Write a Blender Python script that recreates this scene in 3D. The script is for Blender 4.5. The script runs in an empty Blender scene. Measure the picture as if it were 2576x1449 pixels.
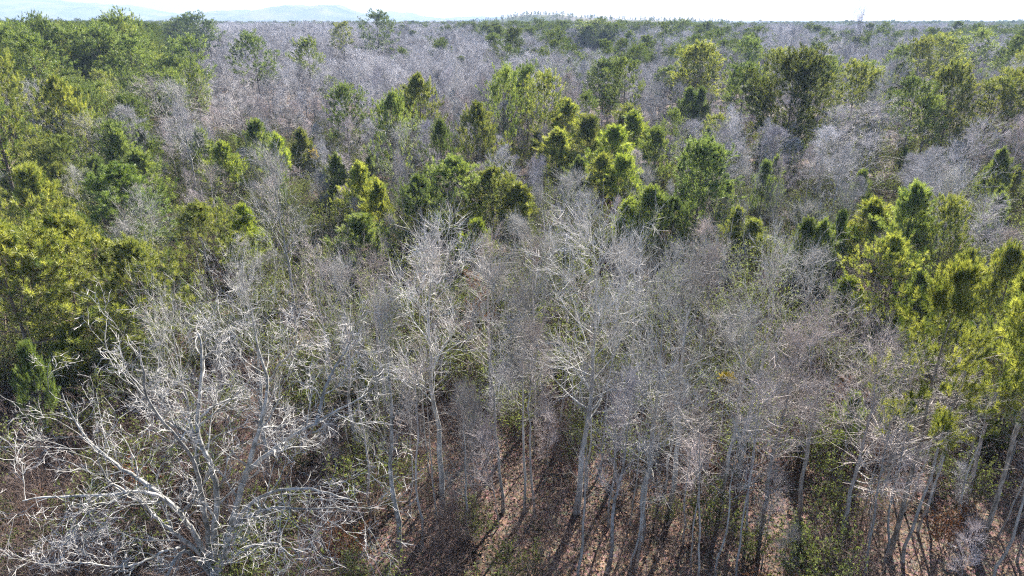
import bpy, math, random
import numpy as np
from mathutils import Matrix

rng = np.random.default_rng(11)
random.seed(11)
scene = bpy.context.scene
col = scene.collection

# ------------------------------------------------------------------ camera, sky, sun, exposure
CAM_H = 24.0
PITCH = math.radians(21.4)
FPX, CX, CY = 1717.3, 1288.0, 724.5          # focal length and centre, in a 2576 x 1449 picture
cam_d = bpy.data.cameras.new('camera')
cam_d.sensor_width = 36.0
cam_d.lens = 24.0
cam_d.clip_start = 0.1
cam_d.clip_end = 40000.0
cam = bpy.data.objects.new('camera', cam_d)
cam.location = (0, 0, CAM_H)
cam.rotation_euler = (math.pi / 2 - PITCH, 0, 0)
col.objects.link(cam)
scene.camera = cam

SUN_EL, SUN_AZ = math.radians(34.0), math.radians(23.0)   # azimuth: from straight ahead (+Y) towards +X
world = bpy.data.worlds.new('World')
scene.world = world
world.use_nodes = True
wn = world.node_tree
wn.nodes.clear()
sky = wn.nodes.new('ShaderNodeTexSky')
sky.sky_type = 'NISHITA'
sky.sun_disc = False
sky.sun_elevation = SUN_EL
sky.sun_rotation = SUN_AZ
sky.air_density = 0.8
sky.dust_density = 0.6
bg = wn.nodes.new('ShaderNodeBackground')
bg.inputs['Strength'].default_value = 0.05
wo = wn.nodes.new('ShaderNodeOutputWorld')
wn.links.new(sky.outputs[0], bg.inputs[0])
wn.links.new(bg.outputs[0], wo.inputs[0])

sun_d = bpy.data.lights.new('sun', 'SUN')
sun_d.energy = 5.0
sun_d.angle = math.radians(0.53)
sun_d.color = (1.0, 0.94, 0.86)
sun = bpy.data.objects.new('sun', sun_d)
sun.rotation_euler = (math.pi / 2 - SUN_EL, 0, math.pi - SUN_AZ)
sun.location = (40, 100, 80)
col.objects.link(sun)

scene.view_settings.view_transform = 'Standard'
scene.view_settings.look = 'None'
scene.view_settings.gamma = 1.0
scene.view_settings.use_curve_mapping = False
scene.view_settings.exposure = 2.55
scene.render.engine = 'CYCLES'
scene.cycles.max_bounces = 4
scene.cycles.diffuse_bounces = 1
scene.cycles.glossy_bounces = 1
scene.cycles.transmission_bounces = 3
scene.cycles.volume_bounces = 0
scene.cycles.transparent_max_bounces = 8
scene.cycles.use_denoising = False
scene.cycles.use_adaptive_sampling = True
scene.cycles.adaptive_threshold = .025
scene.cycles.filter_width = 1.2
scene.cycles.caustics_reflective = False
scene.cycles.caustics_refractive = False

# ------------------------------------------------------------------ picture geometry -> places in the world
SP, CP = math.sin(PITCH), math.cos(PITCH)
def ray(x, y):
    a, b = (x - CX) / FPX, -(y - CY) / FPX
    return np.array([a, CP + b * SP, -SP + b * CP])
def on_z(x, y, z):
    d = ray(x, y)
    t = (z - CAM_H) / d[2]
    return np.array([d[0] * t, d[1] * t, z])
def on_y(x, y, Y):
    d = ray(x, y)
    t = Y / d[1]
    return np.array([d[0] * t, Y, CAM_H + d[2] * t])
def project(p):
    x, y, z = p[0], p[1], p[2] - CAM_H
    f = y * CP - z * SP
    u = y * SP + z * CP
    return CX + FPX * x / f, CY - FPX * u / f, f

# ------------------------------------------------------------------ mesh collecting
class MB:
    def __init__(self):
        self.v, self.q, self.t, self.n = [], [], [], 0
        self.qm, self.tm, self.tone = [], [], []
    def add(self, v, quads=None, tris=None, mat=0, tone=None):
        v = np.asarray(v, dtype=np.float32).reshape(-1, 3)
        self.v.append(v)
        self.tone.append(np.full(len(v), 0.5, np.float32) if tone is None else np.asarray(tone, np.float32))
        if quads is not None and len(quads):
            self.q.append(np.asarray(quads).reshape(-1, 4) + self.n); self.qm.append(np.full(len(self.q[-1]), mat, np.int32))
        if tris is not None and len(tris):
            self.t.append(np.asarray(tris).reshape(-1, 3) + self.n); self.tm.append(np.full(len(self.t[-1]), mat, np.int32))
        self.n += len(v)
    def mesh(self, name, mats, smooth=False):
        me = bpy.data.meshes.new(name)
        v = np.concatenate(self.v) if self.v else np.zeros((0, 3), np.float32)
        q = np.concatenate(self.q) if self.q else np.zeros((0, 4), np.int64)
        t = np.concatenate(self.t) if self.t else np.zeros((0, 3), np.int64)
        mi = np.concatenate(self.qm + self.tm) if (self.qm or self.tm) else np.zeros(0, np.int32)
        loops = np.concatenate([q.ravel(), t.ravel()]).astype(np.int32)
        starts = np.concatenate([np.arange(len(q)) * 4, len(q) * 4 + np.arange(len(t)) * 3]).astype(np.int32)
        me.vertices.add(len(v)); me.vertices.foreach_set('co', v.ravel())
        me.loops.add(len(loops)); me.loops.foreach_set('vertex_index', loops)
        me.polygons.add(len(starts)); me.polygons.foreach_set('loop_start', starts)
        me.polygons.foreach_set('material_index', mi)
        at = me.attributes.new('tone', 'FLOAT', 'POINT')
        at.data.foreach_set('value', np.concatenate(self.tone) if self.tone else np.zeros(0, np.float32))
        me.update(calc_edges=True)
        me.polygons.foreach_set('use_smooth', np.full(len(starts), bool(smooth)))
        for m in (mats if isinstance(mats, (list, tuple)) else [mats]):
            me.materials.append(m)
        return me

def unit(a):
    return a / (np.linalg.norm(a, axis=-1, keepdims=True) + 1e-9)

def tubes(mb, P, R, S, mat=0, tone=None):
    P = np.asarray(P, float); R = np.asarray(R, float)
    N, K = P.shape[:2]
    if N == 0: return
    T = np.empty_like(P)
    T[:, 1:-1] = P[:, 2:] - P[:, :-2]; T[:, 0] = P[:, 1] - P[:, 0]; T[:, -1] = P[:, -1] - P[:, -2]
    T = unit(T)
    ref = unit(np.cross(P[:, -1] - P[:, 0] + 1e-6, rng.normal(size=(N, 3))))[:, None, :]
    B = unit(np.cross(T, ref)); C = np.cross(T, B)
    a = np.arange(S) * 2 * math.pi / S
    V = P[:, :, None, :] + R[:, :, None, None] * (np.cos(a)[None, None, :, None] * B[:, :, None, :] + np.sin(a)[None, None, :, None] * C[:, :, None, :])
    i = np.arange(N)[:, None, None] * K * S + np.arange(K - 1)[None, :, None] * S
    j = np.arange(S)[None, None, :]; j2 = (j + 1) % S
    Q = np.stack([i + j, i + j2, i + S + j2, i + S + j], -1)
    mb.add(V, quads=Q, mat=mat, tone=None if tone is None else np.repeat(tone, K * S))

def spikes(mb, A, B, r, mat=0, tone=None):
    """slim three-sided twigs that taper to a point"""
    N = len(A)
    if N == 0: return
    d = unit(B - A); u = unit(np.cross(d, rng.normal(size=(N, 3)))); w = np.cross(d, u)
    r = np.broadcast_to(np.asarray(r, float), (N,))[:, None]
    V = np.stack([A + u * r, A + (-.5 * u + .866 * w) * r, A + (-.5 * u - .866 * w) * r, B], 1)
    i = np.arange(N)[:, None] * 4
    T = np.stack([np.concatenate([i, i + 1, i + 3], 1), np.concatenate([i + 1, i + 2, i + 3], 1), np.concatenate([i + 2, i, i + 3], 1)], 1)
    mb.add(V, tris=T, mat=mat, tone=None if tone is None else np.repeat(tone, 4))

def grow(P, R, m, t0, t1, ang, asd, lens, K, wob, up, rfac, rmin=0.003, tip=0.25, whorl=0):
    """m shoots off every line of P; lens(t, parent length) gives their length"""
    N, Kp = P.shape[:2]
    idx = np.repeat(np.arange(N), m)
    t = np.tile((np.arange(m) + .5) / m, N) + rng.uniform(-.5, .5, N * m) / m
    t = t0 + (t1 - t0) * np.clip(t, 0, 1)
    if whorl:
        u = (t - t0) / (t1 - t0)
        t = t0 + (t1 - t0) * np.clip((np.round(u * whorl - .5) + .5) / whorl + rng.normal(0, .010, len(u)), 0, 1)
    f = np.clip(t * (Kp - 1), 0, Kp - 1.001); i = f.astype(int); fr = (f - i)[:, None]
    A, Bq = P[idx, i], P[idx, i + 1]
    pos = A * (1 - fr) + Bq * fr
    T = unit(Bq - A)
    r0 = np.maximum((R[idx, i] * (1 - fr[:, 0]) + R[idx, i + 1] * fr[:, 0]) * rfac, rmin)
    pl = np.linalg.norm(np.diff(P, axis=1), axis=2).sum(1)[idx]
    L = lens(t, pl) * rng.uniform(.7, 1.3, N * m)
    a = (ang(t) if callable(ang) else ang) + asd * rng.normal(size=N * m)
    perp = unit(np.cross(T, rng.normal(size=(N * m, 3))))
    d = unit(np.cos(a)[:, None] * T + np.sin(a)[:, None] * perp)
    out = np.empty((N * m, K, 3)); out[:, 0] = pos
    st = (L / (K - 1))[:, None]
    for k in range(1, K):
        out[:, k] = out[:, k - 1] + d * st
        d = unit(d + wob * rng.normal(size=d.shape) + np.array([0, 0, up]))
    rr = r0[:, None] * np.linspace(1, tip, K)[None, :]
    return out, np.maximum(rr, rmin * .7), t, idx

# ------------------------------------------------------------------ materials
def new_mat(name):
    m = bpy.data.materials.new(name); m.use_nodes = True
    nt = m.node_tree; nt.nodes.clear()
    return m, nt, nt.nodes.new, nt.links.new

def bark(name, c1, c2, scale=6.0, rough=.9, spread=.35, stretch=.35):
    m, nt, N, L = new_mat(name)
    out = N('ShaderNodeOutputMaterial'); b = N('ShaderNodeBsdfPrincipled')
    b.inputs['Roughness'].default_value = rough
    b.inputs['Specular IOR Level'].default_value = .3
    tc = N('ShaderNodeTexCoord'); mp = N('ShaderNodeMapping'); mp.inputs['Scale'].default_value = (1, 1, stretch)
    no = N('ShaderNodeTexNoise'); no.inputs['Scale'].default_value = scale; no.inputs['Detail'].default_value = 5
    rp = N('ShaderNodeValToRGB'); rp.color_ramp.elements[0].position = .36; rp.color_ramp.elements[1].position = .64
    rp.color_ramp.elements[0].color = (*c1, 1); rp.color_ramp.elements[1].color = (*c2, 1)
    oi = N('ShaderNodeObjectInfo')
    mr = N('ShaderNodeMapRange'); mr.inputs['To Min'].default_value = 1 - spread; mr.inputs['To Max'].default_value = 1 + spread * .6
    mx = N('ShaderNodeMix'); mx.data_type = 'RGBA'; mx.blend_type = 'MULTIPLY'; mx.inputs['Factor'].default_value = 1
    mx2 = N('ShaderNodeMix'); mx2.data_type = 'RGBA'; mx2.blend_type = 'MULTIPLY'; mx2.inputs['Factor'].default_value = 1
    L(tc.outputs['Object'], mp.inputs['Vector']); L(mp.outputs[0], no.inputs['Vector']); L(no.outputs[0], rp.inputs[0])
    L(oi.outputs['Random'], mr.inputs['Value'])
    L(rp.outputs[0], mx.inputs[6]); L(mr.outputs[0], mx.inputs[7])
    L(mx.outputs[2], mx2.inputs[6]); L(oi.outputs['Color'], mx2.inputs[7])
    L(mx2.outputs[2], b.inputs['Base Color'])
    bp = N('ShaderNodeBump'); bp.inputs['Strength'].default_value = .6; bp.inputs['Distance'].default_value = .03
    L(no.outputs[0], bp.inputs['Height']); L(bp.outputs[0], b.inputs['Normal'])
    L(b.outputs[0], out.inputs[0])
    return m

def leafy(name, dark, light, trans, tmix=.45, gloss=.0):
    m, nt, N, L = new_mat(name)
    out = N('ShaderNodeOutputMaterial')
    at = N('ShaderNodeAttribute'); at.attribute_name = 'tone'
    rp = N('ShaderNodeValToRGB')
    rp.color_ramp.elements[0].color = (*dark, 1); rp.color_ramp.elements[1].color = (*light, 1)
    oi = N('ShaderNodeObjectInfo')
    mr = N('ShaderNodeMapRange'); mr.inputs['To Min'].default_value = .75; mr.inputs['To Max'].default_value = 1.25
    mx = N('ShaderNodeMix'); mx.data_type = 'RGBA'; mx.blend_type = 'MULTIPLY'; mx.inputs['Factor'].default_value = 1
    mx2 = N('ShaderNodeMix'); mx2.data_type = 'RGBA'; mx2.blend_type = 'MULTIPLY'; mx2.inputs['Factor'].default_value = 1
    L(at.outputs['Fac'], rp.inputs[0]); L(oi.outputs['Random'], mr.inputs['Value'])
    L(rp.outputs[0], mx.inputs[6]); L(mr.outputs[0], mx.inputs[7]); L(mx.outputs[2], mx2.inputs[6]); L(oi.outputs['Color'], mx2.inputs[7])
    df = N('ShaderNodeBsdfDiffuse'); tr = N('ShaderNodeBsdfTranslucent'); gl = N('ShaderNodeBsdfGlossy')
    gl.inputs['Roughness'].default_value = .45
    mt = N('ShaderNodeMix'); mt.data_type = 'RGBA'; mt.blend_type = 'MULTIPLY'; mt.inputs['Factor'].default_value = 1
    mt.inputs[7].default_value = (*trans, 1)
    L(mx2.outputs[2], mt.inputs[6])
    L(mx2.outputs[2], df.inputs[0]); L(mt.outputs[2], tr.inputs[0])
    s1 = N('ShaderNodeMixShader'); s1.inputs[0].default_value = tmix
    L(df.outputs[0], s1.inputs[1]); L(tr.outputs[0], s1.inputs[2])
    s2 = N('ShaderNodeMixShader'); s2.inputs[0].default_value = gloss
    L(s1.outputs[0], s2.inputs[1]); L(gl.outputs[0], s2.inputs[2])
    L(s2.outputs[0], out.inputs[0])
    return m

M_PALE = bark('pale_bark', (.13, .127, .11), (.39, .38, .355), 4.5, stretch=.6)
M_GREY = bark('grey_bark', (.22, .21, .19), (.42, .41, .38), 5.0)
M_TWIG = bark('twig_bark', (.29, .275, .26), (.50, .48, .455), 2.0)
M_FARTWIG = bark('haze_paled_twig_bark', (.33, .32, .33), (.53, .515, .53), .5)  # paler, cooler than twig_bark: part of the far woods' haze veil is painted in
M_BRUSH = bark('brush_stems', (.085, .06, .05), (.17, .125, .105), 2.0)
M_PBARK = bark('pine_bark', (.075, .06, .052), (.17, .14, .12), 7.0)
M_SCALY = bark('scaly_pine_bark', (.10, .09, .085), (.32, .29, .27), 9.0)
M_NEEDLE = leafy('pine_needles', (.040, .072, .024), (.275, .305, .098), (1.45, 1.45, .75), .32, .03)
M_FARNEEDLE = leafy('far_pine_needles', (.040, .068, .026), (.105, .130, .045), (1.5, 1.45, .8), .36, .0)
M_DEAD = leafy('dead_leaves', (.09, .045, .025), (.19, .11, .062), (1.2, 1.0, .8), .3, .0)
M_SHRUB = leafy('shrub_leaves', (.06, .08, .028), (.14, .16, .065), (1.3, 1.3, .8), .4, .0)
M_YELLOW = leafy('yellow_leaves', (.24, .19, .03), (.40, .33, .06), (1.2, 1.1, .6), .4, .0)

# ------------------------------------------------------------------ tree builders (one mesh per part)
def tuft_needles(mb, A, D, L, n, nlen, w, mat, spread=(.35, 1.35)):
    """bottle-brush tufts: n needle blades round every shoot A + D*L"""
    N = len(A)
    if N == 0: return
    tone = np.clip(rng.normal(.5, .3, N), 0, 1)
    ii = np.repeat(np.arange(N), n)
    s = rng.uniform(.1, 1.0, N * n)
    d = D[ii]
    pos = A[ii] + d * (L[ii] * s)[:, None]
    perp = unit(np.cross(d, rng.normal(size=d.shape)))
    a = spread[1] + (spread[0] - spread[1]) * s + .15 * rng.normal(size=N * n)
    dr = np.cos(a)[:, None] * d + np.sin(a)[:, None] * perp
    tip = pos + dr * (nlen * rng.uniform(.75, 1.2, N * n))[:, None]
    side = unit(np.cross(dr, rng.normal(size=d.shape))) * w
    V = np.stack([pos + side, pos - side, tip], 1)
    mb.add(V, tris=np.arange(N * n * 3).reshape(-1, 3), mat=mat, tone=np.repeat(np.clip(tone[ii] + rng.normal(0, .08, N * n), 0, 1), 3))

def trunk_line(h, K, wob, lean=0.0):
    z = np.linspace(0, h, K)
    off = np.cumsum(rng.normal(0, wob, (K, 2)), 0); off -= off[0]
    off[:, 0] += lean * z
    P = np.zeros((1, K, 3)); P[0, :, 2] = z; P[0, :, :2] = off
    return P

def flare(R, P):
    z = P[0, :, 2]
    return R * (1 + .5 * np.exp(-z / .35))[None, :]

def mesh_of(fn, name, mats, smooth=False):
    mb = MB(); fn(mb); return mb.mesh(name, mats, smooth)

def hardwood(h=15.0, cr=4.0, clear=.4, nl=20, up=.10, wob=.14, wood=None, r0=None, nb=5, nt=4, ntt=3, near=True, limbs=6, vase=.0, tw=.011, lim_ang=(1.2, .5), twlen=.95):
    """trunk, the biggest limbs, and the crown of branches and twigs"""
    wood = wood or M_GREY
    P = trunk_line(h * .94, 12, h * .006)
    r0 = r0 or h * .0105
    R = (r0 * (1 - np.linspace(0, 1, 12) ** 1.2 * .9))[None, :]
    R = flare(R, P)
    def lens(t, pl):
        u = (t - clear) / (1 - clear)
        return cr * (np.clip(np.sin(np.pi * np.clip(.22 + .70 * u, 0, 1)), .12, 1) ** .8 + vase * (1 - u))
    u_ang = lambda t: lim_ang[0] + (lim_ang[1] - lim_ang[0]) * (t - clear) / (1 - clear)
    LP, LR, lt, _ = grow(P, R, nl, clear, .98, u_ang, .15, lens, 7, wob, up, .42, .012, .2)
    BP, BR, *_ = grow(LP, LR, nb, .22, 1, .75, .2, lambda t, pl: pl * (.48 - .2 * t), 5, wob * 1.2, up * .8, .6, .007, .3)
    TP, TR, *_ = grow(BP, BR, nt, .15, 1, .58, .22, lambda t, pl: np.maximum(pl * (.62 - .2 * t), .6), 5, wob * 1.1, up, .6, tw * .75, .4)
    top, topr, *_ = grow(P, R, 5, .9, 1, .35, .15, lambda t, pl: np.full(len(t), cr * .4), 5, wob, up, .7, .01, .3)
    TP2, TR2, *_ = grow(top, topr, nt, .1, 1, .6, .2, lambda t, pl: np.full(len(t), .9), 5, wob * 1.1, up, .6, tw * .75, .4)
    TP = np.concatenate([TP, TP2]); TR = np.concatenate([TR, TR2])
    XP, XR, *_ = grow(TP, TR, ntt, .1, 1, .5, .25, lambda t, pl: np.full(len(t), twlen) * (1.1 - .4 * t), 3 if near else 2, wob * .6, up, .75, tw * .62, .5)
    parts = []
    def tr(mb): tubes(mb, P, R, 8)
    parts.append(('trunk', mesh_of(tr, 'trunk', wood, True)))
    order = np.argsort(-LR[:, 0] * np.linalg.norm(LP[:, -1] - LP[:, 0], axis=1))
    big = order[:limbs] if near else []
    for k in big:
        parts.append(('limb', mesh_of(lambda mb: tubes(mb, LP[k:k + 1], LR[k:k + 1], 6), 'limb', wood, True)))
    rest = np.array([k for k in range(len(LP)) if k not in set(big)], int)
    def cr_(mb):
        if len(rest): tubes(mb, LP[rest], LR[rest], 5, 0)
        tubes(mb, top, topr, 4, 0); tubes(mb, BP, BR, 4, 0)
        tubes(mb, TP, TR, 3, 1)
        if near: tubes(mb, XP, XR, 3, 1)
        else: spikes(mb, XP[:, 0], XP[:, 1], XR[:, 0], 1)
    parts.append(('crown', mesh_of(cr_, 'crown', [wood, M_TWIG if near else M_FARTWIG])))
    return dict(parts=parts, h=h, r=cr)

def pine(h=12.0, cr=3.2, clear=.35, nb=46, shape='round', nsub=5, nsh=2, nn=56, nlen=.28, w=.0135, near=True, r0=None, tl=.42, upt=.10, gap=0, limbs=5, wood=None):
    wood = wood or M_PBARK
    P = trunk_line(h * .97, 12, h * .004)
    r0 = r0 or h * .0125
    R = flare((r0 * (1 - np.linspace(0, 1, 12) ** 1.1 * .93))[None, :], P)
    if shape == 'oval':
        lens = lambda t, pl: cr * np.clip(1.03 - ((t - clear) / (1 - clear)) ** 1.5, .09, 1) * np.clip(.5 + 2.0 * (t - clear) / (1 - clear), 0, 1)
        ang = lambda t: 1.3 - .8 * (t - clear) / (1 - clear)
    elif shape == 'round':
        lens = lambda t, pl: cr * np.clip(np.sin(np.pi * np.clip(.20 + .72 * ((t - clear) / (1 - clear)), 0, 1)), .15, 1) ** .75
        ang = lambda t: 1.35 - .95 * (t - clear) / (1 - clear)
    else:
        lens = lambda t, pl: cr * np.clip(1.02 - ((t - clear) / (1 - clear)) ** 1.25, .10, 1) * np.clip(.6 + 2.5 * (t - clear) / (1 - clear), 0, 1)
        ang = lambda t: 1.25 - .65 * (t - clear) / (1 - clear)
    LP, LR, lt, _ = grow(P, R, nb, clear, .985, ang, .12, lens, 6, .07, upt, .34, .010, .25, max(6, nb // 5))
    if gap:
        keep = rng.uniform(size=len(LP)) > gap
        LP, LR = LP[keep], LR[keep]
    BP, BR, *_ = grow(LP, LR, nsub, .30, 1, .75, .2, lambda t, pl: np.clip(pl * (.42 - .18 * t), .3, 2.2), 4, .10, .16, .6, .006, .4)
    SP_, SR, *_ = grow(BP, BR, nsh, .25, 1, .65, .25, lambda t, pl: np.full(len(t), tl * .9), 2, 0, 0, .7, .005)
    # shoots turn up to the light
    E = np.concatenate([SP_, np.stack([BP[:, -2], BP[:, -1]], 1), np.stack([LP[:, -2], LP[:, -1]], 1), np.stack([P[:, -2], P[:, -1]], 1)])
    A = E[:, 1].copy()
    D = unit(unit(E[:, 1] - E[:, 0]) + np.array([0, 0, .75]) + .15 * rng.normal(size=A.shape))
    Ln = tl * rng.uniform(.7, 1.25, len(A))
    A = A - D * (Ln * .35)[:, None]
    parts = [('trunk', mesh_of(lambda mb: tubes(mb, P, R, 8), 'trunk', wood, True))]
    order = np.argsort(-np.linalg.norm(LP[:, -1] - LP[:, 0], axis=1))
    big = order[:limbs] if near else []
    for k in big:
        parts.append(('limb', mesh_of(lambda mb: tubes(mb, LP[k:k + 1], LR[k:k + 1], 6), 'limb', wood, True)))
    rest = np.array([k for k in range(len(LP)) if k not in set(big)], int)
    def cr_(mb):
        if len(rest): tubes(mb, LP[rest], LR[rest], 4, 0)
        tubes(mb, BP, BR, 3, 0)
        if near: spikes(mb, SP_[:, 0], SP_[:, 1], .008, 0)
        tuft_needles(mb, A, D, Ln, nn, nlen, w, 1)
    parts.append(('crown', mesh_of(cr_, 'crown', [M_PBARK, M_NEEDLE])))
    return dict(parts=parts, h=h, r=cr)

# prototypes: each is a list of part meshes that the copies share
HW_NEAR = [hardwood(15, 4.4, .38, 24, .12, .13, M_GREY), hardwood(15, 5.0, .34, 26, .10, .17, M_GREY, vase=.3),
           hardwood(14, 4.2, .42, 22, .16, .12, M_PALE, lim_ang=(.95, .4)), hardwood(16, 3.7, .45, 24, .10, .15, M_GREY),
           hardwood(15, 5.8, .30, 28, .08, .18, M_PALE, vase=.3)]
HW_SLIM = [hardwood(14, 1.7, .5, 14, .14, .15, M_GREY, r0=.085, nb=4, nt=4, limbs=3), hardwood(13, 1.5, .45, 16, .2, .13, M_GREY, r0=.075, nb=4, nt=4, limbs=3)]
HW_SMALL = [hardwood(8, 2.3, .22, 16, .14, .2, M_GREY, r0=.07, nb=5, nt=4, ntt=3, limbs=3), hardwood(8, 2.8, .18, 18, .1, .2, M_GREY, r0=.08, nb=5, nt=4, ntt=3, limbs=3)]
POLE = [hardwood(11, 1.3, .55, 9, .15, .15, M_GREY, r0=.075, nb=3, nt=2, ntt=2, limbs=2), hardwood(12, 1.1, .55, 9, .18, .18, M_GREY, r0=.065, nb=3, nt=2, ntt=2, limbs=2)]
SAPLING = [hardwood(7, .9, .35, 10, .2, .12, M_GREY, r0=.035, nb=4, nt=4, ntt=4, near=False, tw=.008), hardwood(6, .7, .4, 8, .2, .15, M_GREY, r0=.03, nb=4, nt=4, ntt=4, near=False, tw=.008)]
HW_MID = [hardwood(14, 3.6, .32, 16, .14, .13, M_GREY, nb=6, nt=6, ntt=6, near=False, tw=.013, twlen=.8), hardwood(14, 4.2, .3, 18, .11, .16, M_GREY, nb=6, nt=6, ntt=6, near=False, tw=.013, vase=.3, twlen=.8),
          hardwood(15, 3.0, .36, 16, .18, .12, M_PALE, nb=6, nt=6, ntt=6, near=False, tw=.013, lim_ang=(.9, .4), twlen=.8)]
PN_OLD = [pine(13, 4.0, .40, 46, 'round', nsub=6), pine(13, 4.6, .34, 52, 'round', nsub=6, gap=.12), pine(14, 3.6, .48, 40, 'round', nsub=6, gap=.06)]
PN_OPEN = [pine(15, 3.6, .40, 34, 'oval', gap=.05, nsub=6, w=.013, r0=.135, wood=M_SCALY), pine(15, 3.4, .44, 30, 'oval', nsub=6, w=.013, r0=.13, wood=M_SCALY)]
PN_BUSHY = [pine(11, 5.0, .20, 62, 'oval', nsub=6, nsh=2, gap=.05), pine(11, 5.4, .18, 60, 'oval', nsub=6, nsh=2, gap=.14)]
PN_DOME = [pine(15, 6.5, .22, 80, 'round', nsub=7, nsh=3, tl=.55, nn=48, nlen=.32, w=.024), pine(15, 4.8, .3, 64, 'round', nsub=7, nsh=2, tl=.55, nn=48, nlen=.32, w=.022)]
PN_YOUNG = [pine(8, 3.1, .16, 46, 'cone', nsub=5, tl=.5, upt=.16), pine(8, 2.7, .22, 40, 'cone', nsub=5, tl=.5, upt=.2), pine(7, 3.2, .12, 44, 'cone', nsub=5, tl=.5, upt=.14, gap=.1)]
PN_MID = [pine(18, 4.4, .45, 34, 'round', nsub=5, nsh=3, nn=24, nlen=.36, w=.032, near=False, tl=.6), pine(18, 3.8, .5, 32, 'round', nsub=5, nsh=3, nn=24, nlen=.36, w=.032, near=False, tl=.6, gap=.12),
          pine(18, 5.2, .38, 42, 'round', nsub=5, nsh=3, nn=24, nlen=.36, w=.032, near=False, tl=.6)]
KIT = dict(open=PN_OPEN, dome=PN_DOME, pole=POLE, hw=HW_NEAR, slim=HW_SLIM, small=HW_SMALL, sap=SAPLING, hwm=HW_MID, old=PN_OLD, bushy=PN_BUSHY, young=PN_YOUNG, pmid=PN_MID)

def top_level(name, label, cat, loc=(0, 0, 0), group=None):
    e = bpy.data.objects.new(name, None); e.empty_display_size = .3
    e.location = loc; e['label'] = label; e['category'] = cat
    if group: e['group'] = group
    col.objects.link(e)
    return e
def part(name, me, parent, color=None):
    o = bpy.data.objects.new(name, me); o.parent = parent
    if color: o.color = (*color, 1)
    col.objects.link(o)
    return o
def structure(name, me, kind='structure'):
    o = bpy.data.objects.new(name, me); o['kind'] = kind
    col.objects.link(o)
    return o

PLACED = []      # (position, height, radius, is pine)
def plant(kit, k, pos, h, rad, label, name, cat, group, tint=(1, 1, 1), rot=None, lean=(0, 0)):
    p = KIT[kit][k % len(KIT[kit])]
    e = top_level(name, label, cat, (pos[0], pos[1], -.05), group)
    s = h / p['h']; sx = rad / p['r'] if rad else s
    e.scale = (sx, sx, s)
    e.rotation_euler = (lean[0], lean[1], rng.uniform(0, 6.28) if rot is None else rot)
    for nm, me in p['parts']:
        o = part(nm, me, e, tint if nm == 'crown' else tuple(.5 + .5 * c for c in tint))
        if nm == 'trunk': o.scale = (s / sx, s / sx, 1)
    PLACED.append((np.array([pos[0], pos[1], 0.]), h, rad or p['r'] * s, kit in ('old', 'open', 'dome', 'bushy', 'young', 'pmid')))
    return e

# ------------------------------------------------------------------ ground, far canopy, hills
def ground_material():
    m, nt, N, L = new_mat('leaf_litter')
    out = N('ShaderNodeOutputMaterial'); b = N('ShaderNodeBsdfPrincipled'); b.inputs['Roughness'].default_value = .95
    b.inputs['Specular IOR Level'].default_value = .15
    tc = N('ShaderNodeTexCoord')
    n1 = N('ShaderNodeTexNoise'); n1.inputs['Scale'].default_value = 9; n1.inputs['Detail'].default_value = 6; n1.inputs['Roughness'].default_value = .7
    n2 = N('ShaderNodeTexNoise'); n2.inputs['Scale'].default_value = .22; n2.inputs['Detail'].default_value = 4
    v = N('ShaderNodeTexVoronoi'); v.inputs['Scale'].default_value = 7
    r1 = N('ShaderNodeValToRGB'); e = r1.color_ramp.elements
    e[0].position = .32; e[0].color = (.055, .036, .026, 1); e[1].position = .72; e[1].color = (.42, .31, .24, 1)
    r1.color_ramp.elements.new(.5).color = (.24, .17, .13, 1)
    r2 = N('ShaderNodeValToRGB'); e = r2.color_ramp.elements
    e[0].position = .4; e[0].color = (.24, .20, .17, 1); e[1].position = .62; e[1].color = (.54, .455, .395, 1)
    mx = N('ShaderNodeMix'); mx.data_type = 'RGBA'; mx.blend_type = 'MULTIPLY'; mx.inputs['Factor'].default_value = 1
    mv = N('ShaderNodeMix'); mv.data_type = 'RGBA'; mv.blend_type = 'OVERLAY'; mv.inputs['Factor'].default_value = .5
    L(tc.outputs['Object'], n1.inputs['Vector']); L(tc.outputs['Object'], n2.inputs['Vector']); L(tc.outputs['Object'], v.inputs['Vector'])
    L(n1.outputs[0], r1.inputs[0]); L(n2.outputs[0], r2.inputs[0]); L(r1.outputs[0], mv.inputs[6]); L(v.outputs['Color'], mv.inputs[7])
    hs = N('ShaderNodeHueSaturation'); hs.inputs['Saturation'].default_value = .55
    L(mv.outputs[2], hs.inputs['Color'])
    L(hs.outputs[0], mx.inputs[6]); L(r2.outputs[0], mx.inputs[7]); L(mx.outputs[2], b.inputs['Base Color'])
    bp = N('ShaderNodeBump'); bp.inputs['Strength'].default_value = .8; bp.inputs['Distance'].default_value = .06
    L(n1.outputs[0], bp.inputs['Height']); L(bp.outputs[0], b.inputs['Normal']); L(b.outputs[0], out.inputs[0])
    return m
def wave_noise(x, y, amps):
    z = np.zeros_like(x)
    for (s, a) in amps:
        for _ in range(4):
            th, ph = rng.uniform(0, 6.28, 2)
            z += a * .5 * np.sin((x * math.cos(th) + y * math.sin(th)) / s + ph)
    return z
def polar(r, th, zf):
    Rr, T = np.meshgrid(r, th, indexing='ij')
    x, y = Rr * np.sin(T), Rr * np.cos(T)
    v = np.stack([x, y, zf(x, y, Rr)], -1)
    a, b = Rr.shape
    i = np.arange(a - 1)[:, None] * b + np.arange(b - 1)[None, :]
    return v.reshape(-1, 3), np.stack([i, i + b, i + b + 1, i + 1], -1).reshape(-1, 4)
mb = MB()
v, q = polar(np.concatenate([[0.01], np.geomspace(6, 11200, 150)]), np.linspace(-math.pi, math.pi, 161),
             lambda x, y, r: np.where(r < 400, wave_noise(x, y, [(6, .07), (17, .12)]), -.3))
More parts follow.
